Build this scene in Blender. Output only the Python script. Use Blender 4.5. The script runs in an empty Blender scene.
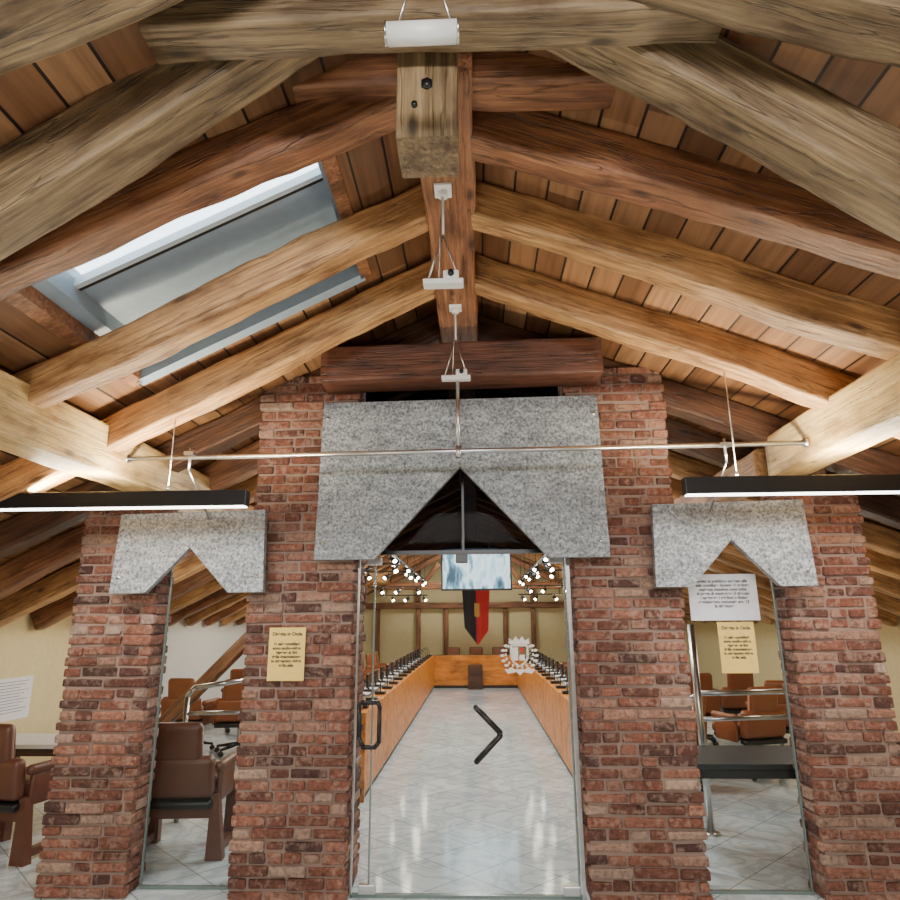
import bpy, bmesh, math, random
from mathutils import Vector, Matrix, noise
random.seed(7)
S = bpy.context.scene
COL = S.collection

# ------------------------------------------------------------ materials
def newmat(name):
    m = bpy.data.materials.new(name); m.use_nodes = True
    nt = m.node_tree
    return m, nt, nt.nodes['Principled BSDF']
def N(nt, t, **k):
    n = nt.nodes.new(t)
    for a, b in k.items(): setattr(n, a, b)
    return n
def L(nt, a, b): nt.links.new(a, b)
def ramp(nt, stops):
    r = N(nt, 'ShaderNodeValToRGB'); e = r.color_ramp.elements
    e[0].position, e[0].color = stops[0][0], (*stops[0][1], 1)
    e[1].position, e[1].color = stops[-1][0], (*stops[-1][1], 1)
    for p, c in stops[1:-1]:
        q = e.new(p); q.color = (*c, 1)
    return r
def mathn(nt, op, a=None, b=None):
    n = N(nt, 'ShaderNodeMath', operation=op)
    for i, v in enumerate((a, b)):
        if v is None: continue
        if isinstance(v, (int, float)): n.inputs[i].default_value = v
        else: L(nt, v, n.inputs[i])
    return n.outputs[0]
def mixc(nt, f, a, b, mode='MIX'):
    n = N(nt, 'ShaderNodeMix', data_type='RGBA', blend_type=mode)
    for i, v in ((0, f), (6, a), (7, b)):
        if isinstance(v, (int, float)): n.inputs[i].default_value = v
        elif isinstance(v, tuple): n.inputs[i].default_value = (*v, 1)
        else: L(nt, v, n.inputs[i])
    return n.outputs[2]
def bump(nt, b, h, s=.3, d=.01):
    n = N(nt, 'ShaderNodeBump'); n.inputs['Strength'].default_value = s; n.inputs['Distance'].default_value = d
    L(nt, h, n.inputs['Height']); L(nt, n.outputs[0], b.inputs['Normal'])

def plain(name, c, rough=.5, metal=0, emit=None, es=0, spec=None):
    m, nt, b = newmat(name)
    b.inputs['Base Color'].default_value = (*c, 1); b.inputs['Roughness'].default_value = rough
    b.inputs['Metallic'].default_value = metal
    if emit: b.inputs['Emission Color'].default_value = (*emit, 1); b.inputs['Emission Strength'].default_value = es
    tc = N(nt, 'ShaderNodeTexCoord'); no = N(nt, 'ShaderNodeTexNoise'); no.inputs['Scale'].default_value = 18
    L(nt, tc.outputs['Object'], no.inputs['Vector'])
    col = mixc(nt, no.outputs['Fac'], tuple(x*.88 for x in c), tuple(min(1, x*1.1) for x in c))
    L(nt, col, b.inputs['Base Color'])
    return m

def wood(name, dark, mid, light, rough=.5, var=.35, crack=.55, sat=.97):
    m, nt, b = newmat(name)
    tc = N(nt, 'ShaderNodeTexCoord'); oi = N(nt, 'ShaderNodeObjectInfo')
    off = N(nt, 'ShaderNodeVectorMath', operation='ADD')
    comb = N(nt, 'ShaderNodeCombineXYZ')
    r10 = mathn(nt, 'MULTIPLY', oi.outputs['Random'], 40)
    for i in range(3): L(nt, r10, comb.inputs[i])
    L(nt, tc.outputs['Object'], off.inputs[0]); L(nt, comb.outputs[0], off.inputs[1])
    mp = N(nt, 'ShaderNodeMapping'); mp.inputs['Scale'].default_value = (1.8, 55, 55)
    L(nt, off.outputs[0], mp.inputs[0])
    n1 = N(nt, 'ShaderNodeTexNoise'); n1.inputs['Scale'].default_value = 1.0; n1.inputs['Detail'].default_value = 7; n1.inputs['Roughness'].default_value = .65; n1.inputs['Distortion'].default_value = .2
    L(nt, mp.outputs[0], n1.inputs['Vector'])
    r = ramp(nt, [(.25, dark), (.5, mid), (.75, light)]); L(nt, n1.outputs['Fac'], r.inputs[0])
    mp2 = N(nt, 'ShaderNodeMapping'); mp2.inputs['Scale'].default_value = (2.0, 6, 6); L(nt, off.outputs[0], mp2.inputs[0])
    n2 = N(nt, 'ShaderNodeTexNoise'); n2.inputs['Scale'].default_value = 1.5; n2.inputs['Detail'].default_value = 7; n2.inputs['Roughness'].default_value = .6; L(nt, mp2.outputs[0], n2.inputs['Vector'])
    r2 = ramp(nt, [(.34, (.42, .33, .26)), (.48, (.9, .86, .82)), (.66, (1.3, 1.26, 1.18))]); L(nt, n2.outputs['Fac'], r2.inputs[0])
    c = mixc(nt, .88, r.outputs[0], r2.outputs[0], 'MULTIPLY')
    mp3 = N(nt, 'ShaderNodeMapping'); mp3.inputs['Scale'].default_value = (2.2, 6, 6); L(nt, off.outputs[0], mp3.inputs[0])
    v = N(nt, 'ShaderNodeTexVoronoi'); v.inputs['Scale'].default_value = 1; L(nt, mp3.outputs[0], v.inputs['Vector'])
    kr = ramp(nt, [(.05, (1, 1, 1)), (.13, (0, 0, 0))]); L(nt, v.outputs['Distance'], kr.inputs[0])
    c = mixc(nt, mathn(nt, 'MULTIPLY', kr.outputs[0], .8), c, tuple(x*.35 for x in dark))
    mp4 = N(nt, 'ShaderNodeMapping'); mp4.inputs['Scale'].default_value = (.8, 15, 15); L(nt, off.outputs[0], mp4.inputs[0])
    n4 = N(nt, 'ShaderNodeTexNoise'); n4.inputs['Scale'].default_value = 1; n4.inputs['Detail'].default_value = 4; L(nt, mp4.outputs[0], n4.inputs['Vector'])
    ck = ramp(nt, [(.488, (0, 0, 0)), (.5, (1, 1, 1)), (.512, (0, 0, 0))]); L(nt, n4.outputs['Fac'], ck.inputs[0])
    c = mixc(nt, mathn(nt, 'MULTIPLY', ck.outputs[0], crack), c, tuple(x*.25 for x in dark))
    hv = N(nt, 'ShaderNodeHueSaturation'); hv.inputs['Saturation'].default_value = sat
    L(nt, mathn(nt, 'ADD', mathn(nt, 'MULTIPLY', oi.outputs['Random'], var), 1-var/2), hv.inputs['Value'])
    L(nt, c, hv.inputs['Color']); L(nt, hv.outputs[0], b.inputs['Base Color'])
    b.inputs['Roughness'].default_value = rough
    hh = mathn(nt, 'SUBTRACT', n1.outputs['Fac'], mathn(nt, 'MULTIPLY', ck.outputs[0], .8))
    bump(nt, b, hh, .6, .012)
    return m

W_HONEY = wood('wood_honey', (.22, .095, .032), (.46, .245, .09), (.70, .44, .195), .42)
W_RED = wood('wood_reddish', (.10, .038, .015), (.25, .10, .04), (.43, .21, .092), .42)
W_NEAR = wood('wood_weathered', (.085, .054, .025), (.225, .155, .08), (.40, .295, .165), .48, .15)
W_PALE = wood('wood_pale', (.46, .29, .105), (.70, .49, .20), (.86, .68, .35), .38, .1, .15)
W_DARK = wood('wood_dark', (.03, .013, .007), (.08, .031, .014), (.15, .063, .03), .5, .2)
W_LINT = wood('wood_lintel', (.045, .016, .009), (.105, .037, .02), (.18, .07, .036), .45, .05)

def planks(name):
    m, nt, b = newmat(name)
    tc = N(nt, 'ShaderNodeTexCoord'); sp = N(nt, 'ShaderNodeSeparateXYZ'); L(nt, tc.outputs['Object'], sp.inputs[0])
    u = mathn(nt, 'DIVIDE', sp.outputs['X'], .155)
    fl = mathn(nt, 'FLOOR', u); fr = mathn(nt, 'FRACT', u)
    rowo = mathn(nt, 'MULTIPLY', mathn(nt, 'SINE', mathn(nt, 'MULTIPLY', fl, 12.9)), 2.0)
    v = mathn(nt, 'FLOOR', mathn(nt, 'ADD', mathn(nt, 'DIVIDE', sp.outputs['Y'], 2.1), rowo))
    cb = N(nt, 'ShaderNodeCombineXYZ'); L(nt, fl, cb.inputs[0]); L(nt, v, cb.inputs[1])
    wn = N(nt, 'ShaderNodeTexWhiteNoise', noise_dimensions='3D'); L(nt, cb.outputs[0], wn.inputs['Vector'])
    r = ramp(nt, [(0, (.14, .062, .026)), (.5, (.25, .12, .053)), (1, (.42, .235, .115))]); L(nt, wn.outputs['Value'], r.inputs[0])
    mp = N(nt, 'ShaderNodeMapping'); mp.inputs['Scale'].default_value = (30, 1.8, 30); L(nt, tc.outputs['Object'], mp.inputs[0])
    n1 = N(nt, 'ShaderNodeTexNoise'); n1.inputs['Scale'].default_value = 1; n1.inputs['Detail'].default_value = 5; L(nt, mp.outputs[0], n1.inputs['Vector'])
    r2 = ramp(nt, [(.3, (.62, .58, .55)), (.7, (1.15, 1.12, 1.1))]); L(nt, n1.outputs['Fac'], r2.inputs[0])
    c = mixc(nt, 1, r.outputs[0], r2.outputs[0], 'MULTIPLY')
    e = mathn(nt, 'GREATER_THAN', mathn(nt, 'ABSOLUTE', mathn(nt, 'SUBTRACT', fr, .5)), .465)
    c = mixc(nt, e, c, (.02, .01, .006)); L(nt, c, b.inputs['Base Color'])
    b.inputs['Roughness'].default_value = .5
    bump(nt, b, mathn(nt, 'SUBTRACT', 1, e), .6, .01)
    return m
PLANK = planks('roof_planks')

def brickm():
    m, nt, b = newmat('brick_red')
    g = N(nt, 'ShaderNodeNewGeometry'); tc = N(nt, 'ShaderNodeTexCoord')
    r = ramp(nt, [(0, (.09, .045, .038)), (.2, (.17, .068, .047)), (.45, (.26, .10, .065)), (.7, (.34, .15, .10)), (.88, (.38, .215, .155)), (1, (.46, .34, .27))])
    L(nt, g.outputs['Random Per Island'], r.inputs[0])
    n = N(nt, 'ShaderNodeTexNoise'); n.inputs['Scale'].default_value = 34; n.inputs['Detail'].default_value = 8; n.inputs['Roughness'].default_value = .72; L(nt, tc.outputs['Object'], n.inputs['Vector'])
    r2 = ramp(nt, [(.32, (.3, .28, .28)), (.5, (.92, .9, .89)), (.7, (1.4, 1.34, 1.28))]); L(nt, n.outputs['Fac'], r2.inputs[0])
    c = mixc(nt, .9, r.outputs[0], r2.outputs[0], 'MULTIPLY')
    n3 = N(nt, 'ShaderNodeTexNoise'); n3.inputs['Scale'].default_value = 17; n3.inputs['Detail'].default_value = 8; n3.inputs['Roughness'].default_value = .7; L(nt, tc.outputs['Object'], n3.inputs['Vector'])
    r3 = ramp(nt, [(.51, (0, 0, 0)), (.60, (1, 1, 1))]); L(nt, n3.outputs['Fac'], r3.inputs[0])
    c = mixc(nt, mathn(nt, 'MULTIPLY', r3.outputs[0], .5), c, (.40, .29, .23))
    n5 = N(nt, 'ShaderNodeTexNoise'); n5.inputs['Scale'].default_value = 2.2; n5.inputs['Detail'].default_value = 3; L(nt, tc.outputs['Object'], n5.inputs['Vector'])
    r5 = ramp(nt, [(.35, (.70, .68, .68)), (.65, (1.12, 1.1, 1.08))]); L(nt, n5.outputs['Fac'], r5.inputs[0])
    c = mixc(nt, 1, c, r5.outputs[0], 'MULTIPLY')
    L(nt, c, b.inputs['Base Color']); b.inputs['Roughness'].default_value = .85
    bump(nt, b, n.outputs['Fac'], 1, .02)
    return m
BRICK = brickm(); MORTAR = plain('mortar', (.27, .19, .155), .95)

def granite():
    m, nt, b = newmat('granite')
    tc = N(nt, 'ShaderNodeTexCoord')
    n = N(nt, 'ShaderNodeTexNoise'); n.inputs['Scale'].default_value = 52; n.inputs['Detail'].default_value = 8; n.inputs['Roughness'].default_value = .75; L(nt, tc.outputs['Object'], n.inputs['Vector'])
    r = ramp(nt, [(.36, (.05, .06, .07)), (.47, (.215, .24, .26)), (.60, (.45, .48, .50))]); L(nt, n.outputs['Fac'], r.inputs[0])
    mp = N(nt, 'ShaderNodeMapping'); mp.inputs['Rotation'].default_value = (0, .9, 0); mp.inputs['Scale'].default_value = (8, 8, 26); L(nt, tc.outputs['Object'], mp.inputs[0])
    v = N(nt, 'ShaderNodeTexNoise'); v.inputs['Scale'].default_value = 1; v.inputs['Detail'].default_value = 5; L(nt, mp.outputs[0], v.inputs['Vector'])
    r2 = ramp(nt, [(.35, (.70, .71, .73)), (.65, (1.12, 1.12, 1.12))]); L(nt, v.outputs['Fac'], r2.inputs[0])
    L(nt, mixc(nt, 1, r.outputs[0], r2.outputs[0], 'MULTIPLY'), b.inputs['Base Color']); b.inputs['Roughness'].default_value = .45
    bump(nt, b, n.outputs['Fac'], .25, .004)
    return m
GRANITE = granite()

def marble():
    m, nt, b = newmat('marble_floor')
    tc = N(nt, 'ShaderNodeTexCoord'); mp = N(nt, 'ShaderNodeMapping'); mp.inputs['Rotation'].default_value = (0, 0, math.radians(45))
    L(nt, tc.outputs['Object'], mp.inputs[0])
    br = N(nt, 'ShaderNodeTexBrick'); br.offset = 0; br.inputs['Scale'].default_value = 1
    br.inputs['Brick Width'].default_value = .42; br.inputs['Row Height'].default_value = .42; br.inputs['Mortar Size'].default_value = .004
    br.inputs['Color1'].default_value = (.68, .75, .77, 1); br.inputs['Color2'].default_value = (.56, .63, .66, 1); br.inputs['Mortar'].default_value = (.27, .29, .30, 1)
    L(nt, mp.outputs[0], br.inputs['Vector'])
    n = N(nt, 'ShaderNodeTexNoise'); n.inputs['Scale'].default_value = 3; n.inputs['Detail'].default_value = 8; n.inputs['Distortion'].default_value = 1.6; L(nt, tc.outputs['Object'], n.inputs['Vector'])
    r = ramp(nt, [(.4, (1, 1, 1)), (.5, (.66, .69, .71)), (.58, (1, 1, 1))]); L(nt, n.outputs['Fac'], r.inputs[0])
    L(nt, mixc(nt, .8, br.outputs['Color'], r.outputs[0], 'MULTIPLY'), b.inputs['Base Color'])
    b.inputs['Roughness'].default_value = .10; b.inputs['IOR'].default_value = 1.8
    return m
MARBLE = marble()

def glassm(name, tint, k=.3):
    m, nt, b = newmat(name)
    out = nt.nodes['Material Output']
    tr = N(nt, 'ShaderNodeBsdfTransparent'); tr.inputs[0].default_value = (*tint, 1)
    gl = N(nt, 'ShaderNodeBsdfGlossy'); gl.inputs['Roughness'].default_value = .02
    fr = N(nt, 'ShaderNodeFresnel'); fr.inputs[0].default_value = 1.45
    mx = N(nt, 'ShaderNodeMixShader'); L(nt, mathn(nt, 'MULTIPLY', fr.outputs[0], k), mx.inputs[0])
    L(nt, tr.outputs[0], mx.inputs[1]); L(nt, gl.outputs[0], mx.inputs[2]); L(nt, mx.outputs[0], out.inputs[0])
    return m
GLASS = glassm('clear_glass', (.95, .975, .97), .45)
TGLASS = glassm('tinted_glass', (.20, .21, .23), .02)
WALLY = plain('wall_cream', (.72, .61, .33), .8)
WALLW = plain('wall_white', (.74, .74, .70), .8)
BLACK = plain('black_metal', (.012, .012, .014), .35)
BLACKM = plain('black_laminate', (.015, .015, .017), .55)
STEEL = plain('brushed_steel', (.62, .62, .62), .28, 1)
LEATHER = plain('brown_leather', (.12, .045, .027), .4)
LEATHER2 = plain('tan_leather', (.28, .085, .03), .4)
ORANGE = wood('cherry_veneer', (.50, .17, .035), (.66, .25, .055), (.78, .33, .085), .3, .05, .1, 1.05)
DESKTOP = plain('desk_top', (.05, .04, .035), .3)
WHITE = plain('white_plastic', (.82, .82, .8), .35)
PAPERW = plain('paper_white', (.82, .82, .86), .8)
PAPERY = plain('paper_yellow', (.84, .60, .17), .8)
INK = plain('ink', (.03, .03, .04), .8)
EDGE = plain('glass_edge', (.16, .22, .21), .2)
LEDM = plain('led_strip', (1, 1, 1), .5, 0, (1, .96, .88), 9)
SPOTM = plain('spot_lens', (1, 1, 1), .5, 0, (1, .86, .62), 45)
SKYFR = plain('skylight_grey', (.27, .35, .43), .3)
SKYW = plain('skylight_sash', (.52, .60, .66), .35)
CREST = plain('crest_film', (.85, .8, .75), .7)
FLAGR = plain('flag_red', (.62, .03, .03), .8); FLAGB = plain('flag_black', (.018, .018, .03), .8); GOLD = plain('gold', (.7, .45, .1), .5)

# ------------------------------------------------------------ mesh builder
class MB:
    def __init__(s): s.bm = bmesh.new(); s.mats = []
    def mi(s, mat):
        if mat not in s.mats: s.mats.append(mat)
        return s.mats.index(mat)
    def merge(s, b, mat, M=None, smooth=False):
        if M is not None: b.transform(M)
        i = s.mi(mat)
        vm = {v: s.bm.verts.new(v.co) for v in b.verts}
        for f in b.faces:
            try:
                nf = s.bm.faces.new([vm[v] for v in f.verts]); nf.material_index = i; nf.smooth = smooth
            except ValueError: pass
        b.free(); return s
    def box(s, x0, x1, y0, y1, z0, z1, mat, bev=0, seg=2, M=None, smooth=False, jit=0):
        b = bmesh.new(); bmesh.ops.create_cube(b, size=1)
        for v in b.verts:
            v.co = Vector(((x0+x1)/2+v.co.x*(x1-x0), (y0+y1)/2+v.co.y*(y1-y0), (z0+z1)/2+v.co.z*(z1-z0)))
            if jit: v.co += Vector((random.uniform(-jit, jit), random.uniform(-jit, jit), random.uniform(-jit, jit)))
        if bev > 0: bmesh.ops.bevel(b, geom=b.edges[:], offset=bev, segments=seg, affect='EDGES', profile=.5)
        return s.merge(b, mat, M, smooth)
    def cyl(s, p0, p1, r, mat, r2=None, n=14):
        p0, p1 = Vector(p0), Vector(p1); d = p1-p0
        b = bmesh.new(); bmesh.ops.create_cone(b, cap_ends=True, segments=n, radius1=r, radius2=r if r2 is None else r2, depth=d.length)
        M = Matrix.Translation((p0+p1)/2) @ d.to_track_quat('Z', 'Y').to_matrix().to_4x4()
        return s.merge(b, mat, M, True)
    def tube(s, pts, r, mat, n=10):
        for a, c in zip(pts[:-1], pts[1:]): s.cyl(a, c, r, mat, n=n)
        for p in pts[1:-1]: s.ball(p, r, mat)
        return s
    def ball(s, p, r, mat, sc=(1, 1, 1)):
        b = bmesh.new(); bmesh.ops.create_uvsphere(b, u_segments=12, v_segments=8, radius=r)
        return s.merge(b, mat, Matrix.Translation(p) @ Matrix.Diagonal((*sc, 1)), True)
    def prism(s, pts, y0, y1, mat, M=None):
        b = bmesh.new()
        f = [b.verts.new((x, y0, z)) for x, z in pts]; g = [b.verts.new((x, y1, z)) for x, z in pts]
        n = len(pts); b.faces.new(f); b.faces.new(g[::-1])
        for i in range(n): b.faces.new([f[i], g[i], g[(i+1) % n], f[(i+1) % n]][::-1])
        bmesh.ops.recalc_face_normals(b, faces=b.faces[:])
        return s.merge(b, mat, M)
    def obj(s, name, loc=(0, 0, 0), rot=0, parent=None, sub=False):
        me = bpy.data.meshes.new(name); s.bm.to_mesh(me); s.bm.free()
        for m in s.mats: me.materials.append(m)
        return inst(name, me, loc, rot, parent)
def inst(name, me, loc=(0, 0, 0), rot=0, parent=None):
    o = bpy.data.objects.new(name, me); o.location = loc; o.rotation_euler = (0, 0, rot); COL.objects.link(o)
    if parent: o.parent = parent
    return o

def beam(name, p0, p1, w, h, mat, wob=.012, bow=0, seed=None, rad=.02, side=0, taper=0):
    seed = random.random()*100 if seed is None else seed
    p0, p1 = Vector(p0), Vector(p1); d = p1-p0; ln = d.length; x = d.normalized()
    y = Vector((0, 0, 1)).cross(x)
    if y.length < .05: y = Vector((0, 1, 0))
    y.normalize(); z = x.cross(y)
    prof = []
    fw, fh = w/2-rad, h/2-rad
    def arc(cx, cy, a0):
        for k in range(3):
            a = math.radians(a0+k*45); prof.append((cx*fw+rad*math.cos(a), cy*fh+rad*math.sin(a)))
    arc(1, 1, 0); prof.extend([(fw*.86, h/2), (0, h/2), (-fw*.86, h/2)])
    arc(-1, 1, 90); prof.extend([(-w/2, fh*.86), (-w/2, 0), (-w/2, -fh*.86)])
    arc(-1, -1, 180); prof.extend([(-fw*.86, -h/2), (0, -h/2), (fw*.86, -h/2)])
    arc(1, -1, 270); prof.extend([(w/2, -fh*.86), (w/2, 0), (w/2, fh*.86)])
    n = len(prof); ns = max(6, int(ln/.06)); vs = []; fs = []
    for i in range(ns+1):
        t = i/ns; lx = -ln/2+ln*t
        oz = bow*4*t*(1-t) + wob*1.8*noise.noise((lx*1.3, seed, 0)); oy = side*4*t*(1-t)+wob*1.6*noise.noise((lx*1.3, seed, 9))
        sc = 1+wob*6*noise.noise((lx*1.1, seed, 5)) - taper*t
        for j, (a, c) in enumerate(prof):
            q = wob*.7*noise.noise((lx*3.2, a*9+seed, c*9)) + wob*.4*noise.noise((lx*9, a*18+seed, c*18))
            l = math.hypot(a, c)
            vs.append((lx, a*sc+oy+q*a/l, c*sc+oz+q*c/l))
    for i in range(ns):
        for j in range(n):
            fs.append((i*n+j, i*n+(j+1) % n, (i+1)*n+(j+1) % n, (i+1)*n+j))
    fs.append(tuple(range(n))[::-1]); fs.append(tuple(ns*n+j for j in range(n)))
    me = bpy.data.meshes.new(name); me.from_pydata(vs, [], fs); me.materials.append(mat)
    for p in me.polygons: p.use_smooth = len(p.vertices) == 4
    bm = bmesh.new(); bm.from_mesh(me); bmesh.ops.recalc_face_normals(bm, faces=bm.faces[:]); bm.to_mesh(me); bm.free()
    o = bpy.data.objects.new(name, me)
    M = Matrix((x, y, z)).transposed().to_4x4(); M.translation = (p0+p1)/2
    o.matrix_world = M; COL.objects.link(o); return o

# ------------------------------------------------------------ room shell
SL, SR = .50, .40
ZL, ZR = 3.875, 3.815
XL, XR = -4.3, 5.3
Y0, Y1 = -3.5, 18.2
def zl(x): return ZL+SL*x
def zr(x): return ZR-SR*x
MB().box(XL-.2, XR+.2, Y0-.2, Y1+.2, -.15, 0, MARBLE).obj('floor')
mb = MB()
def roofpiece(xa, xb, ya, yb, f, th=.12):
    b = bmesh.new(); v = []
    for z in (0, th):
        for (x, y) in ((xa, ya), (xb, ya), (xb, yb), (xa, yb)): v.append(b.verts.new((x, y, f(x)+z)))
    for q in ((0, 1, 2, 3), (7, 6, 5, 4), (0, 4, 5, 1), (1, 5, 6, 2), (2, 6, 7, 3), (3, 7, 4, 0)): b.faces.new([v[i] for i in q])
    bmesh.ops.recalc_face_normals(b, faces=b.faces[:]); mb.merge(b, PLANK)
SX0, SX1, SY0, SY1 = -1.84, -.55, 2.33, 3.46
roofpiece(0, XR+.2, Y0-.2, Y1+.2, zr)
roofpiece(SX1, 0, Y0-.2, Y1+.2, zl); roofpiece(XL-.2, SX0, Y0-.2, Y1+.2, zl)
roofpiece(SX0, SX1, Y0-.2, SY0, zl); roofpiece(SX0, SX1, SY1, Y1+.2, zl)
mb.obj('ceiling')
MB().box(XL-.2, XL, Y0, 8.6, 0, zl(XL)+.02, WALLY).box(XL-.2, XL, 8.6, Y1, 0, zl(XL)+.02, WALLW).obj('wall_left')
MB().box(XR, XR+.2, Y0, Y1, 0, zr(XR)+.02, WALLY).obj('wall_right')
MB().prism([(XL, 0), (XR, 0), (XR, zr(XR)), (0, ZL), (XL, zl(XL))], Y1, Y1+.2, WALLY).obj('wall_far')
MB().prism([(XL, 0), (XR, 0), (XR, zr(XR)), (0, ZL), (XL, zl(XL))], Y0-.2, Y0, WALLW).obj('wall_rear')
MB().box(XL, XL+.02, Y0, Y1, 0, .1, W_DARK).obj('baseboard_left')
MB().box(XR-.02, XR, Y0, Y1, 0, .1, W_DARK).obj('baseboard_right')

# skylight
mb = MB()
def slope_box(xa, xb, ya, yb, za, zb, mat):
    b = bmesh.new(); v = []
    for z in (za, zb):
        for (x, y) in ((xa, ya), (xb, ya), (xb, yb), (xa, yb)): v.append(b.verts.new((x, y, zl(x)+z)))
    for q in ((0, 1, 2, 3), (7, 6, 5, 4), (0, 4, 5, 1), (1, 5, 6, 2), (2, 6, 7, 3), (3, 7, 4, 0)): b.faces.new([v[i] for i in q])
    bmesh.ops.recalc_face_normals(b, faces=b.faces[:]); mb.merge(b, mat)
slope_box(SX0-.04, SX0+.02, SY0, SY1, -.02, .2, W_RED); slope_box(SX1-.02, SX1+.04, SY0, SY1, -.02, .2, W_RED)
slope_box(SX0+.02, SX0+.08, SY0+.02, SY1-.03, .05, .2, SKYFR); slope_box(SX1-.06, SX1-.02, SY0+.02, SY1-.03, .06, .2, SKYFR)
slope_box(SX0, SX1, SY0-.03, SY0+.01, -.015, .2, W_RED); slope_box(SX0, SX1, SY1-.05, SY1+.03, -.02, .2, SKYFR)
slope_box(SX0+.06, SX1-.06, 2.645, 2.675, .115, .16, SKYW); slope_box(SX0+.06, SX1-.06, 2.675, 2.70, .12, .16, BLACK)
slope_box(SX0+.06, SX1-.06, 2.69, SY1-.03, .13, .16, SKYFR)
slope_box(SX0+.06, SX1-.06, SY0+.01, 2.65, .15, .156, GLASS)
slope_box(SX0+.06, SX1-.06, 3.16, 3.17, .12, .13, BLACK)
mb.obj('skylight')

# ------------------------------------------------------------ roof timbers
beam('ridge_beam', (-.02, 1.95, 3.68), (0, 17.9, 3.68), .25, .26, W_RED, .012)
beam('ridge_beam', (0, -3.4, 3.72), (0, 1.6, 3.72), .22, .2, W_NEAR, .012)
CL, CR = ZL-.115, ZR-.112
def raft(side, y, mat, w=.16, h=.2, bow=0, wob=.014, y2=None):
    y2 = y if y2 is None else y2
    if side < 0: beam('roof_rafter', (-.08, y, CL-SL*.08), (XL+.03, y2, CL+SL*(XL+.03)), w, h, mat, wob, bow, rad=.018)
    else: beam('roof_rafter', (.08, y, CR-SR*.08), (XR-.03, y2, CR-SR*(XR-.03)), w, h, mat, wob, bow, rad=.018)
for y in (-2.9, -2.2, -1.5, -.8, -.1, .6): raft(-1, y, W_NEAR); raft(1, y, W_NEAR)
raft(-1, 1.33, W_NEAR, .2); raft(1, 1.46, W_NEAR, .18)
raft(-1, 2.18, W_RED, .15, .18, .02, .016, 2.12); raft(1, 2.36, W_RED, .16, .2, .03, .016, 2.3)
raft(-1, 2.94, W_HONEY, .15, .19, -.015, .016); raft(1, 2.92, W_HONEY, .16, .2, .03, .016)
raft(-1, 3.64, W_HONEY, .15, .19, -.04, .016); raft(1, 3.60, W_HONEY, .16, .21, .01, .016)
y = 4.40; k = 0
while y < 17.9:
    raft(-1, y, W_RED if k % 2 else W_DARK if y < 5.2 else W_HONEY); raft(1, y, W_DARK if y < 5.2 else W_HONEY)
    y += .69; k += 1
beam('purlin_beam', (-2.19, .2, 2.58), (-2.15, 5.3, 2.58), .23, .28, W_PALE, .004, rad=.010)
beam('purlin_beam', (2.19, .2, 2.66), (2.19, 4.38, 2.66), .23, .28, W_PALE, .004, rad=.010)
beam('purlin_beam', (-2.2, 5.4, 2.58), (-2.2, 18.1, 2.58), .2, .24, W_HONEY, .01)
beam('purlin_beam', (2.2, 4.6, 2.66), (2.2, 18.1, 2.66), .2, .24, W_HONEY, .01)
# near truss
beam('collar_beam', (-.92, 1.62, 3.43), (.87, 1.62, 3.43), .15, .15, W_NEAR, .011, .01, rad=.015)
beam('collar_beam', (-.98, 2.10, 3.645), (.82, 2.10, 3.645), .16, .18, W_RED, .011, .02, rad=.015)
beam('principal_rafter', (-.36, 1.80, 3.785), (-2.1, 1.80, 2.38), .18, .22, W_NEAR, .012, .02, rad=.015)
beam('principal_rafter', (.32, 1.80, 3.735), (2.1, 1.80, 2.36), .18, .22, W_NEAR, .012, .02, rad=.015)
beam('king_post', (-.05, 1.85, 3.10), (-.05, 1.85, 3.74), .2, .2, W_NEAR, .003, rad=.006)
mb = MB()
mb.cyl((-.05, 1.738, 3.30), (-.05, 1.76, 3.30), .02, BLACK, n=6); mb.cyl((-.09, 1.738, 3.22), (-.09, 1.76, 3.22), .01, BLACK)
mb.obj('king_post_bolts')
beam('lintel_beam', (-.93, 4.14, 3.265), (.94, 4.14, 3.29), .26, .25, W_LINT, .006, rad=.01)
for sx in (-1, 1): beam('support_post', (sx*2.42, 4.50, 2.445 if sx < 0 else 2.525), (sx*2.42, 4.50, 2.60 if sx < 0 else 2.78), .18, .14, W_DARK, .004)
beam('tie_beam', (-2.2, 16.4, 2.42), (2.2, 16.4, 2.42), .16, .17, W_RED, .01)
for xx in (-1.2, 0, 1.2): beam('truss_strut', (xx, 16.4, 2.51), (xx*.7, 16.4, 3.45 - abs(xx)*.4), .12, .12, W_RED, .006)
for xx in (-1.2, 1.2): beam('truss_strut', (xx*1.7, 16.4, 2.52), (xx*.35, 16.4, 3.35), .12, .12, W_RED, .006)
beam('tie_beam', (-4.2, 18.05, 1.98), (4.4, 18.05, 1.98), .16, .16, W_RED, .01)
for xx in (-2.6, -1.5, -.75, .85, 1.6, 2.7): beam('wall_post', (xx, 18.1, .02), (xx, 18.1, 1.90), .13, .12, W_RED, .006)
for xx in (-1.5, 1.6): beam('wall_post', (xx, 18.1, 2.08), (xx, 18.1, 3.0), .13, .12, W_RED, .006)
beam('wall_brace', (-3.75, 7.1, .02), (-2.15, 7.1, 1.62), .13, .13, W_RED, .006)

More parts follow.
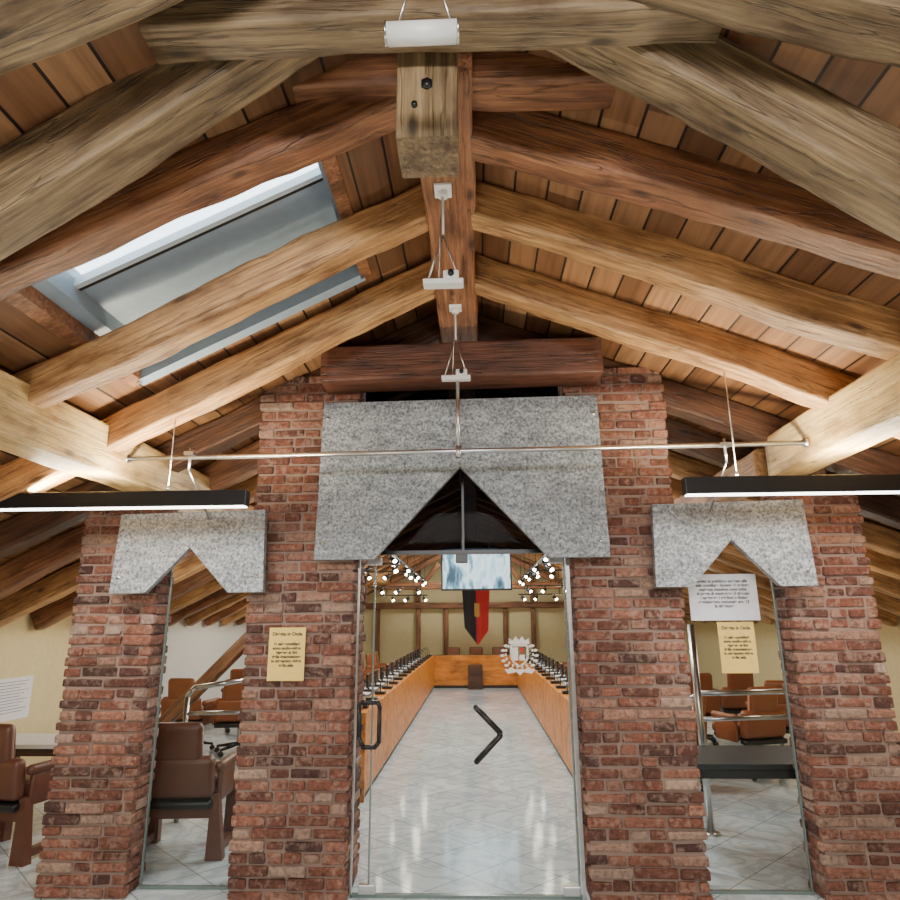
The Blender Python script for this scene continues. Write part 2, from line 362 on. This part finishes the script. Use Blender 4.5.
# ------------------------------------------------------------ brick pillars
def pillar(name, x0, x1, y0, y1, z1, seed):
    rnd = random.Random(seed)
    mb = MB(); g = .014
    mb.box(x0+g, x1-g, y0+g, y1-g, 0, z1-.01, MORTAR)
    rh = .0665; rows = int(round(z1/rh)); rh = z1/rows
    bt = .05
    for r in range(rows):
        z0 = r*rh+.006; zt = (r+1)*rh-.005
        def run(a0, a1):
            p = a0; first = True
            L0 = .25 if r % 2 == 0 else .125
            while p < a1-.01:
                l = L0 if first else (.25 if rnd.random() < .6 else .125)
                l *= rnd.uniform(.82, 1.06); first = False
                q = min(a1, p+l)
                if a1-q < .06: q = a1
                yield p, q; p = q
        for side in ('f', 'b', 'l', 'r'):
            rng = (x0, x1) if side in 'fb' else (y0+bt, y1-bt)
            for p, q in run(rng[0], rng[1]):
                if q-p < .03: continue
                j = rnd.uniform(-.009, .008); m = .006
                zz0 = z0+rnd.uniform(-.003, .005); zz1 = zt+rnd.uniform(-.006, .003)
                pp = p+(m if p > rng[0] else rnd.uniform(-.010, .008)); qq = q-(m if q < rng[1] else rnd.uniform(-.010, .008))
                if side == 'f': a = (pp, qq, y0+j, y0+bt)
                elif side == 'b': a = (pp, qq, y1-bt, y1+j)
                elif side == 'l': a = (x0+j, x0+bt, pp, qq)
                else: a = (x1-bt, x1+j, pp, qq)
                mb.box(*a, zz0, zz1, BRICK, .009, 2, jit=.0045)
    return mb.obj(name)
pillar('brick_pillar', -1.415, -.715, 4.3, 4.78, 3.30, 1)
pillar('brick_pillar', .715, 1.405, 4.3, 4.78, 3.32, 2)
pillar('brick_pillar', -2.60, -2.05, 4.33, 4.58, 2.44, 3)
pillar('brick_pillar', 2.08, 2.62, 4.33, 4.58, 2.52, 4)

# ------------------------------------------------------------ granite slabs
def slab(name, xc, hw, z0, z1, nw, za, y0=4.17, y1=4.22, dz=0):
    mb = MB(); mb.prism([(xc-hw+.02, z1-.01), (xc+hw-.02, z1+.01), (xc+hw, z0), (xc+nw, z0), (xc, za), (xc-nw, z0), (xc-hw, z0)], y0, y1, GRANITE)
    for sx in (-1, 1):
        for zz in (z0+.1, z1-.12):
            mb.cyl((xc+sx*(hw-.05), y0-.008, zz), (xc+sx*(hw-.05), 4.29, zz), .012, STEEL)
    return mb.obj(name)
slab('stone_lintel_slab', -.01, .945, 1.98, 3.05, .56, 2.58)
slab('stone_lintel_slab', -1.775, .50, 1.78, 2.30, .27, 2.07)
slab('stone_lintel_slab', 1.70, .495, 1.79, 2.32, .27, 2.08)
mb = MB(); mb.box(-.70, .70, 4.46, 4.475, 2.06, 3.27, TGLASS); mb.box(-.70, .70, 4.44, 4.49, 2.035, 2.06, BLACK); mb.box(-.008, .008, 4.455, 4.48, 2.06, 3.27, BLACK)
mb.obj('transom_window')

# ------------------------------------------------------------ glazed door
door = bpy.data.objects.new('door_1', None); COL.objects.link(door)
MB().box(-.585, .66, 4.40, 4.412, .02, 2.03, GLASS).obj('glass_leaf', parent=door)
MB().box(-.695, -.60, 4.40, 4.412, .02, 2.03, GLASS).obj('glass_sidelight', parent=door)
mb = MB()
mb.box(-.597, -.588, 4.395, 4.417, .01, 2.03, EDGE); mb.box(.662, .672, 4.395, 4.417, .01, 2.03, EDGE)
mb.box(-.70, .70, 4.39, 4.42, 0, .018, EDGE); mb.box(-.705, -.695, 4.39, 4.42, 0, 2.03, STEEL); mb.box(.68, .702, 4.38, 4.43, 0, 2.03, STEEL)
for x in (-.60, .62):
    mb.box(x-.05, x+.05, 4.38, 4.43, .02, .07, STEEL, .004); mb.box(x-.05, x+.05, 4.38, 4.43, 1.96, 2.01, STEEL, .004)
mb.box(-.05, .03, 4.38, 4.43, 1.97, 2.03, BLACK, .004)
mb.obj('door_fittings', parent=door)
mb = MB(); yh = 4.33
mb.tube([(-.655, yh, 1.10), (-.545, yh, 1.10), (-.535, yh, 1.07), (-.535, yh, .87), (-.56, yh, .84), (-.635, yh, .84), (-.66, yh, .90), (-.665, yh, 1.08), (-.655, yh, 1.10)], .014, BLACK)
mb.cyl((-.54, yh, 1.05), (-.54, 4.40, 1.05), .009, BLACK); mb.cyl((-.54, yh, .88), (-.54, 4.40, .88), .009, BLACK)
mb.obj('pull_handle_loop', parent=door)
mb = MB(); mb.tube([(.07, yh, 1.07), (.215, yh, .925), (.215, yh, .905), (.07, yh, .76)], .018, BLACK, 14)
for z in (1.07, .76): mb.ball((.07, yh, z), .018, BLACK); mb.cyl((.075, yh, z), (.075, 4.40, z), .01, BLACK)
mb.obj('pull_handle_angled', parent=door)
mb = MB(); cx, cz = .355, 1.385; K = 1.1
ya, yb = 4.392, 4.398
def P(l, s=K): return [(cx+a*s, cz+b*s) for a, b in l]
ring = [(-.048, .048), (.048, .048), (.048, -.02), (.03, -.052), (0, -.07), (-.03, -.052), (-.048, -.02)]
for i in range(7):
    a, c = ring[i], ring[(i+1) % 7]
    mb.cyl((cx+a[0]*K, 4.395, cz+a[1]*K), (cx+c[0]*K, 4.395, cz+c[1]*K), .007, CREST)
mb.box(cx-.045, cx-.008, ya, yb, cz-.04, cz+.04, CREST)
mb.box(cx-.0, cx+.035, ya, yb, cz-.04, cz-.005, CREST); mb.box(cx+.008, cx+.028, ya, yb, cz+.01, cz+.04, FLAGR)
mb.prism(P([(-.05, .055), (-.062, .09), (-.035, .075), (-.02, .10), (0, .078), (.02, .10), (.035, .075), (.062, .09), (.05, .055)]), ya, yb, CREST)
for i in range(8):
    for sx in (-1, 1):
        a = math.radians(-80+i*20); px, pz = math.cos(a)*.10*sx*K, math.sin(a)*.085*K-.01
        mb.ball((cx+px, 4.395, cz+pz), .015, CREST, (1.0, .15, .6)); mb.ball((cx+px*.8, 4.395, cz+pz*.83+.004), .008, CREST, (.8, .2, 1.2))
mb.prism(P([(-.09, -.085), (.09, -.085), (.07, -.11), (.02, -.10), (0, -.12), (-.02, -.10), (-.07, -.11)]), ya, yb, CREST)
mb.obj('coat_of_arms', parent=door)
for nm, a, c in (('window_2', -2.04, -1.425), ('window_3', 1.415, 2.07)):
    mb = MB(); mb.box(a+.005, c-.005, 4.50, 4.512, .02, 2.05, GLASS)
    mb.box(a+.003, a+.010, 4.495, 4.517, 0, 2.05, EDGE); mb.box(c-.010, c-.003, 4.495, 4.517, 0, 2.05, EDGE); mb.box(a, c, 4.49, 4.52, 0, .015, EDGE); mb.obj(nm)

# ------------------------------------------------------------ signs
def text(parent, body, size, x, y, z, mat=INK):
    cu = bpy.data.curves.new('lettering', 'FONT'); cu.body = body; cu.size = size; cu.align_x = 'CENTER'; cu.extrude = .0004; cu.offset = .0008
    cu.materials.append(mat)
    o = bpy.data.objects.new('lettering', cu); o.location = (x, y, z); o.rotation_euler = (math.pi/2, 0, 0); COL.objects.link(o); o.parent = parent
def sign(name, x0, x1, y, z0, z1, mat, head, body, s):
    e = bpy.data.objects.new(name, None); COL.objects.link(e)
    MB().box(x0, x1, y, y+.004, z0, z1, mat).obj('paper_sheet', parent=e)
    if head: text(e, head, s*1.15, (x0+x1)/2, y-.001, z1-s*1.9)
    text(e, body, s, (x0+x1)/2, y-.001, z1-(s*4.2 if head else s*2))
nb = 'le sale consiliari\nsono audio-video\nriprese ai fini\ndella trasmissione\nin streaming video\nnella sala'
sign('notice_sign', -1.25, -1.015, 4.283, 1.235, 1.56, PAPERY, 'Diretta in Onda', nb, .026)
lb = '\n'.join(['avviso al pubblico: accesso alla', 'sala consiliare durante le sedute', 'capienza massima consentita', 'si prega di mantenere il silenzio', 'e spegnere i telefoni cellulari', 'regolamento comunale art. 12', 'la direzione'])
sign('printed_notice', 1.50, 1.95, 4.485, 1.585, 1.885, PAPERW, None, lb, .027)
sign('notice_sign', 1.665, 1.90, 4.485, 1.255, 1.575, PAPERY, 'Diretta in Onda', nb, .025)
e = bpy.data.objects.new('printed_notice', None); COL.objects.link(e)
MB().box(XL+.003, XL+.008, 6.0, 6.58, .72, 1.10, PAPERW).obj('paper_sheet', parent=e)
mb = MB()
for i in range(11): mb.box(XL+.008, XL+.010, 6.06, 6.52-(i % 3)*.05, 1.06-i*.027, 1.064-i*.027, INK)
mb.obj('lettering_lines', parent=e)

# ------------------------------------------------------------ LED bars, rod, hangers
def ledbar(x0, x1, y, z0, z1, hx, htop):
    mb = MB(); mb.box(x0, x1, y-.035, y+.035, z0, z1, BLACK, .004); mb.box(x0+.01, x1-.01, y-.028, y+.028, z0-.006, z0+.002, LEDM)
    for h in hx: mb.cyl((h, y, z1), (h, y, htop(h)), .003, STEEL, n=6); mb.cyl((h, y, z1), (h, y, z1+.03), .01, STEEL)
    mb.obj('linear_pendant_light')
ledbar(-3.0, -1.21, 3.6, 2.235, 2.325, (-1.68, -2.7), zl)
ledbar(1.25, 3.0, 3.6, 2.265, 2.36, (1.55, 2.6), zr)
mb = MB(); mb.cyl((-2.06, 3.8, 2.575), (2.06, 3.8, 2.605), .015, STEEL)
for sx in (-1, 1): mb.cyl((sx*2.045, 3.8, 2.59+sx*.015), (sx*2.065, 3.8, 2.59+sx*.015), .03, STEEL)
mb.cyl((-.01, 3.8, 2.58), (-.01, 3.8, 3.04), .012, STEEL); mb.cyl((-.01, 3.8, 2.55), (-.01, 3.8, 2.62), .02, STEEL)
for x in (-1.66, 1.58):
    mb.cyl((x, 3.8, 2.49), (x, 3.8, 2.64), .009, STEEL); mb.cyl((x, 3.8, 2.50), (x, 4.165, 2.25), .006, STEEL); mb.box(x-.03, x+.03, 3.77, 3.83, 2.59, 2.61, STEEL)
mb.obj('steel_tie_rod')
def trapeze(name, x, y, ztop, zap, zb, hw=.09):
    mb = MB(); mb.box(x-.04, x+.04, y-.05, y+.05, ztop-.03, ztop+.01, WHITE, .005); mb.cyl((x, y, ztop-.06), (x, y, ztop-.02), .022, WHITE)
    mb.tube([(x, y, ztop-.03), (x, y, zap)], .005, WHITE)
    mb.cyl((x-.006, y-.01, ztop-.03), (x-.02, y, zb+.02), .0025, STEEL, n=6)
    for s in (-1, 1): mb.cyl((x, y, zap), (x+s*hw*.8, y, zb+.01), .0045, STEEL, n=8)
    mb.box(x-hw, x+hw, y-.03, y+.03, zb-.012, zb+.012, WHITE, .004)
    mb.box(x+.0, x+.07, y-.035, y+.02, zb+.012, zb+.05, WHITE, .006); mb.cyl((x+.035, y-.05, zb+.03), (x+.035, y-.03, zb+.03), .014, BLACK)
    mb.obj(name)
trapeze('ceiling_sensor_bracket', -.04, 2.62, 3.565, 3.31, 3.06)
trapeze('ceiling_sensor_bracket', -.02, 3.8, 3.565, 3.32, 3.06)
mb = MB(); mb.cyl((-.13, 1.4, 3.13), (.06, 1.4, 3.13), .030, WHITE, n=20)
for x in (-.133, .061): mb.cyl((x-.003, 1.4, 3.13), (x+.003, 1.4, 3.13), .032, STEEL, n=20)
mb.cyl((-.105, 1.4, 3.15), (-.045, 1.4, 3.4), .003, STEEL); mb.cyl((.045, 1.4, 3.15), (-.015, 1.4, 3.4), .003, STEEL); mb.cyl((-.03, 1.4, 3.38), (-.03, 1.4, 3.64), .012, STEEL)
mb.obj('tube_pendant')  # white tube unit hung on wires, gives no light

# ------------------------------------------------------------ council chamber
def counter(name, sgn):
    mb = MB(); xi = sgn*1.0+.03
    def bx(a, b, *r): mb.box(min(a, b), max(a, b), *r)
    segs = [(6.5, 8.0), (8.03, 10.0), (10.03, 12.2), (12.23, 14.4), (14.43, 16.6)]
    for a, b in segs:
        bx(xi, xi+sgn*.03, a, b, .07, .74, ORANGE); bx(xi+sgn*.03, xi+sgn*.08, a, b, 0, .07, DESKTOP)
        bx(xi+sgn*.03, xi+sgn*.62, a, b, .68, .72, DESKTOP)
        bx(xi, xi+sgn*.18, a, b, .74, .765, ORANGE)
    bx(xi+sgn*.0, xi+sgn*.62, 6.47, 6.5, 0, .765, ORANGE)
    mb.obj(name)
counter('council_desk', -1); counter('council_desk', 1)
mb = MB(); mb.box(-.98, 1.05, 16.62, 16.66, .07, .76, ORANGE); mb.box(-.98, 1.05, 16.66, 17.2, .72, .75, DESKTOP); mb.box(-.98, 1.05, 16.66, 16.7, 0, .07, DESKTOP)
mb.box(-.15, .2, 16.3, 16.58, 0, .55, W_DARK); mb.obj('presidency_desk')
for sgn, nm in ((-1, 'conference_microphones'), (1, 'conference_microphones')):
    mb = MB(); yy = 6.8
    while yy < 16.4:
        x = sgn*1.09+.03
        mb.box(x-.06, x+.06, yy-.07, yy+.07, .766, .80, BLACK, .008)
        mb.tube([(x, yy, .79), (x, yy, .90), (x+sgn*.06, yy, .95)], .006, BLACK, 6); mb.cyl((x+sgn*.06, yy, .95), (x+sgn*.09, yy, .97), .012, BLACK)
        x2 = x+sgn*.28
        mb.box(x2-.015, x2+.015, yy+.1, yy+.38, .76, .93, BLACK, .005); mb.box(x2-.05, x2+.05, yy+.16, yy+.32, .722, .735, BLACK); mb.box(x2-.01, x2+.01, yy+.22, yy+.26, .73, .78, BLACK)
        mb.box(x2-.10, x2+.08, yy-.3, yy-.05, .722, .728, PAPERW)
        yy += .62
    mb.obj(nm)

def chairmesh(leather, star=True):
    mb = MB()
    mb.box(-.25, .25, -.22, .26, .40, .51, leather, .04, 3, smooth=True)
    R = Matrix.Translation((0, -.24, .42)) @ Matrix.Rotation(math.radians(8), 4, 'X')
    mb.box(-.27, .27, -.05, .05, -.02, .26, leather, .045, 4, M=R, smooth=True)
    mb.box(-.18, .18, -.045, .045, .22, .49, leather, .045, 4, M=R, smooth=True)
    mb.box(-.265, .265, -.06, .04, -.08, -.03, BLACK, .015, 2, M=R, smooth=True)
    for s in (-1, 1):
        mb.box(s*.29-.035, s*.29+.035, -.24, .16, .56, .63, leather, .03, 3, smooth=True)
        mb.box(s*.29-.02, s*.29+.02, -.2, .12, .36, .57, leather, .015, 2, smooth=True)
    mb.box(-.2, .2, -.2, .2, .36, .41, BLACK, .01)
    if star:
        mb.cyl((0, 0, .1), (0, 0, .38), .028, STEEL)
        for i in range(5):
            a = math.radians(72*i+18); c, s_ = math.cos(a), math.sin(a)
            mb.cyl((0, 0, .11), (c*.29, s_*.29, .075), .025, BLACK, .016); mb.cyl((c*.29-s_*.02, s_*.29+c*.02, .03), (c*.29+s_*.02, s_*.29-c*.02, .03), .03, BLACK)
            mb.cyl((c*.29, s_*.29, .04), (c*.29, s_*.29, .08), .01, BLACK)
    else:
        for s in (-1, 1):
            mb.prism([(s*.25, .42), (s*.30, .42), (s*.36, 0), (s*.24, 0)], -.24, -.17, leather)
            mb.prism([(s*.25, .42), (s*.30, .42), (s*.36, 0), (s*.24, 0)], .15, .22, leather)
            mb.box(s*.29-.03, s*.29+.03, -.17, .15, .03, .08, leather)
        mb.box(-.26, .26, -.215, -.19, .26, .33, leather)
    me = bpy.data.meshes.new('armchair'); mb.bm.to_mesh(me); mb.bm.free()
    for m in mb.mats: me.materials.append(m)
    return me
C1, C2 = chairmesh(LEATHER, False), chairmesh(LEATHER2)
inst('leather_armchair', C1, (-2.08, 5.2, 0), math.radians(4))
inst('leather_armchair', C1, (-3.32, 5.15, 0), math.radians(-12))
for i in range(10):
    yy = 7.1+i*.95
    inst('swivel_chair', C2, (-1.98, yy, 0), math.radians(-90+random.uniform(-12, 12)))
    inst('swivel_chair', C2, (2.02, yy, 0), math.radians(90+random.uniform(-12, 12)))
for (x, yy, r) in ((-2.95, 8.75, 10), (-3.65, 8.9, -8), (-2.9, 10.2, 0), (-3.5, 10.5, 5), (2.95, 7.6, 20), (3.6, 8.3, -10), (2.95, 9.4, 5), (3.7, 9.9, 0)):
    inst('swivel_chair', C2, (x, yy, 0), math.radians(r))
for x in (-.55, .05, .65): inst('swivel_chair', C2, (x, 17.6, 0), math.radians(180))

def table(name, x0, x1, y0, y1, z, top, leg):
    mb = MB(); mb.box(x0, x1, y0, y1, z-.035, z, top, .004)
    mb.box(x0+.05, x1-.05, y0+.05, y0+.07, z-.10, z-.035, leg)
    for a in (x0+.04, x1-.09):
        for b in (y0+.04, y1-.09): mb.box(a, a+.05, b, b+.05, 0, z-.035, leg)
    mb.obj(name)
table('black_desk', 1.45, 3.5, 4.82, 5.5, .65, BLACKM, BLACKM)
table('writing_table', -4.15, -2.85, 5.70, 6.25, .62, WALLW, W_DARK)
mb = MB()
mb.tube([(-2.42, 5.85, 0), (-2.42, 5.85, .98), (-2.36, 5.85, 1.05), (-1.95, 5.95, 1.10), (-1.90, 5.97, 1.06), (-1.9, 5.97, 0)], .022, STEEL)
mb.tube([(-2.42, 5.85, .84), (-1.55, 6.0, .84), (-1.55, 6.0, 0)], .018, STEEL)
mb.tube([(-2.42, 5.85, .45), (-1.55, 6.0, .45)], .012, STEEL)
mb.obj('chrome_handrail')
mb = MB()
mb.tube([(1.82, 5.75, 0), (1.82, 5.75, .95), (1.9, 5.75, 1.0), (2.7, 5.9, 1.0), (2.7, 5.9, 0)], .022, STEEL)
mb.tube([(1.82, 5.75, .8), (2.7, 5.9, .8)], .018, STEEL); mb.obj('chrome_handrail')
MB().cyl((1.85, 5.62, 0), (1.85, 5.62, 1.55), .028, STEEL).cyl((1.85, 5.62, 0), (1.85, 5.62, .012), .07, STEEL).obj('steel_post')

def screenm():
    m, nt, b = newmat('screen_picture'); tc = N(nt, 'ShaderNodeTexCoord'); mp = N(nt, 'ShaderNodeMapping'); mp.inputs['Rotation'].default_value = (0, .7, 0); mp.inputs['Scale'].default_value = (3.6, 1, 1.2)
    L(nt, tc.outputs['Object'], mp.inputs[0]); n = N(nt, 'ShaderNodeTexNoise'); n.inputs['Scale'].default_value = 1.6; n.inputs['Detail'].default_value = 3; L(nt, mp.outputs[0], n.inputs['Vector'])
    r = ramp(nt, [(.34, (.03, .08, .12)), (.44, (.18, .38, .52)), (.52, (.8, .95, 1)), (.66, (.4, .62, .75))]); L(nt, n.outputs['Fac'], r.inputs[0])
    L(nt, r.outputs[0], b.inputs['Emission Color']); b.inputs['Emission Strength'].default_value = 1.8; b.inputs['Base Color'].default_value = (0, 0, 0, 1)
    return m
mb = MB(); mb.box(-.63, .81, 13.5, 13.55, 2.18, 3.05, BLACK, .01); mb.box(-.60, .78, 13.49, 13.5, 2.215, 3.02, screenm())
mb.cyl((.09, 13.53, 3.04), (.09, 13.53, 3.56), .02, BLACK); mb.obj('hanging_screen')
def flag():
    bm = bmesh.new(); nx, nz = 16, 12; g = []
    for j in range(nz+1):
        row = []
        for i in range(nx+1):
            u = i/nx; v = j/nz
            x = (u-.5)*.62*(1-.15*v); z = -v*(.85+.35*(1-abs(u-.55)*2)); row.append(bm.verts.new((x, .05*math.sin(u*16+v)*(.3+v), z)))
        g.append(row)
    for j in range(nz):
        for i in range(nx):
            f = bm.faces.new((g[j][i], g[j][i+1], g[j+1][i+1], g[j+1][i])); f.smooth = True
            f.material_index = 0 if i < nx/2 else 1
            if (i-8)**2/4+(j-4)**2/4 < 1: f.material_index = 2
    me = bpy.data.meshes.new('hanging_flag')
    bm.to_mesh(me); bm.free()
    for m in (FLAGB, FLAGR, GOLD): me.materials.append(m)
    return inst('hanging_flag', me, (.07, 15.0, 2.25))
flag()
MB().cyl((-.3, 15, 2.27), (.45, 15, 2.27), .018, W_DARK).cyl((-.25, 15, 2.27), (-.25, 15, 3.56), .006, BLACK).cyl((.4, 15, 2.27), (.4, 15, 3.56), .006, BLACK).obj('flag_pole')
def spot(mb, x, y, z, dx, dy=-.08):
    mb.cyl((x, y, z), (x, y, z-.05), .010, BLACK)
    mb.cyl((x, y+.05, z-.05), (x+dx, y+dy, z-.10), .036, BLACK); mb.cyl((x+dx, y+dy, z-.10), (x+dx*1.06, y+dy*1.06, z-.104), .030, SPOTM)
for sgn in (-1, 1):
    mb = MB(); x = sgn*1.15; zt = 2.52
    mb.box(x-.02, x+.02, 6.2, 16.2, zt, zt+.03, BLACK)
    for k in range(8): mb.cyl((x, 6.4+k*1.35, zt+.02), (x, 6.4+k*1.35, (zl(x) if sgn < 0 else zr(x))-.01), .006, BLACK)
    yy = 6.6; k = 0
    while yy < 16.2:
        spot(mb, x, yy, zt, -sgn*.07 if k % 2 else sgn*.06); yy += .95; k += 1
    for yc, zc in ((9.2, 2.36), (11.3, 2.40), (12.9, 2.22), (14.6, 2.12)):
        a, c = sgn*1.0, sgn*2.05
        mb.box(min(a, c), max(a, c), yc-.015, yc+.015, zc, zc+.025, BLACK)
        mb.cyl((sgn*1.9, yc, zc), (sgn*1.9, yc, (zl(-1.9) if sgn < 0 else zr(1.9))-.01), .006, BLACK)
        mb.cyl((sgn*1.15, yc, zc), (sgn*1.15, yc, 2.53), .006, BLACK)
        for q, ddx in ((1.08, .05), (1.42, -.06), (1.78, .04)): spot(mb, sgn*q, yc, zc, ddx)
    mb.obj('track_spotlights')
mb = MB(); mb.box(XR-.02, XR-.004, 10.2, 11.6, .85, 1.55, plain('window_glow', (.8, .9, 1), .5, 0, (.8, .92, 1), 2.5)); mb.box(XR-.04, XR-.003, 10.15, 10.2, .8, 1.6, WHITE); mb.box(XR-.04, XR-.003, 11.6, 11.65, .8, 1.6, WHITE)
mb.box(XR-.04, XR-.003, 10.2, 11.6, 1.55, 1.6, WHITE); mb.box(XR-.04, XR-.003, 10.2, 11.6, .8, .85, WHITE); mb.box(XR-.04, XR-.003, 10.88, 10.92, .85, 1.55, WHITE); mb.obj('window_4')

# ------------------------------------------------------------ lights
def area(name, loc, rot, sx, sy, e, c):
    l = bpy.data.lights.new(name, 'AREA'); l.shape = 'RECTANGLE'; l.size = sx; l.size_y = sy; l.energy = e; l.color = c
    o = bpy.data.objects.new(name, l); o.location = loc; o.rotation_euler = rot; COL.objects.link(o); return o
def point(name, loc, e, c, r=.3):
    l = bpy.data.lights.new(name, 'POINT'); l.energy = e; l.color = c; l.shadow_soft_size = r
    o = bpy.data.objects.new(name, l); o.location = loc; COL.objects.link(o)
area('foyer_fill_area', (0, -1.6, 3.05), (math.radians(62), 0, 0), 2.2, .5, 150, (1, .97, .94))  # unseen area fill added behind the camera to brighten the foyer
area('uplight_left', (-2.0, 3.6, 2.34), (math.pi, 0, 0), 1.6, .05, 50, (1, .88, .64))
area('uplight_right', (2.0, 3.6, 2.37), (math.pi, 0, 0), 1.6, .05, 50, (1, .88, .64))
area('bar_down_left', (-2.0, 3.6, 2.22), (0, 0, 0), 1.6, .05, 22, (1, .96, .9))
area('bar_down_right', (2.0, 3.6, 2.25), (0, 0, 0), 1.6, .05, 22, (1, .96, .9))
point('foyer_fill_a', (-2.1, 1.0, 1.5), 56, (1, .92, .79), .2); point('foyer_fill_b', (2.2, 1.0, 1.5), 56, (1, .92, .79), .2)  # point fills added to lift the timber undersides, no fitting there
for i, yy in enumerate((6.4, 9.4, 12.4, 15.4)):
    area('chamber_fill', (0, yy, 3.40), (0, 0, 0), .5, 1.0, 100, (1, .97, .93))  # area fills added under the ridge to brighten the chamber floor
for yy in (8, 11.5, 15):
    for sx in (-1, 1): point('chamber_warm_fill', (sx*1.9, yy, 2.0), 20, (1, .70, .38), .12)  # warm point fills added to light the chamber rafters
for x in (-3.0, 3.2):
    for yy in (6.5, 10.5): point('side_aisle_point', (x, yy, 1.7), 22, (1, .88, .70), .2)  # bare point lights in the side aisles, no fitting modelled

w = bpy.data.worlds.new('sky'); S.world = w; w.use_nodes = True
bg = w.node_tree.nodes['Background']; bg.inputs[0].default_value = (.80, .91, 1, 1); bg.inputs[1].default_value = 8

# ------------------------------------------------------------ camera
cam = bpy.data.cameras.new('camera'); cam.lens = 25.92; cam.sensor_width = 36; cam.clip_start = .05
co = bpy.data.objects.new('camera', cam); COL.objects.link(co)
R = Matrix.Rotation(math.radians(2.2), 4, 'Z') @ Matrix.Rotation(math.radians(104.7), 4, 'X') @ Matrix.Rotation(math.radians(-.4), 4, 'Z')
co.matrix_world = Matrix.Translation((.085, 0, 1.6)) @ R
S.camera = co
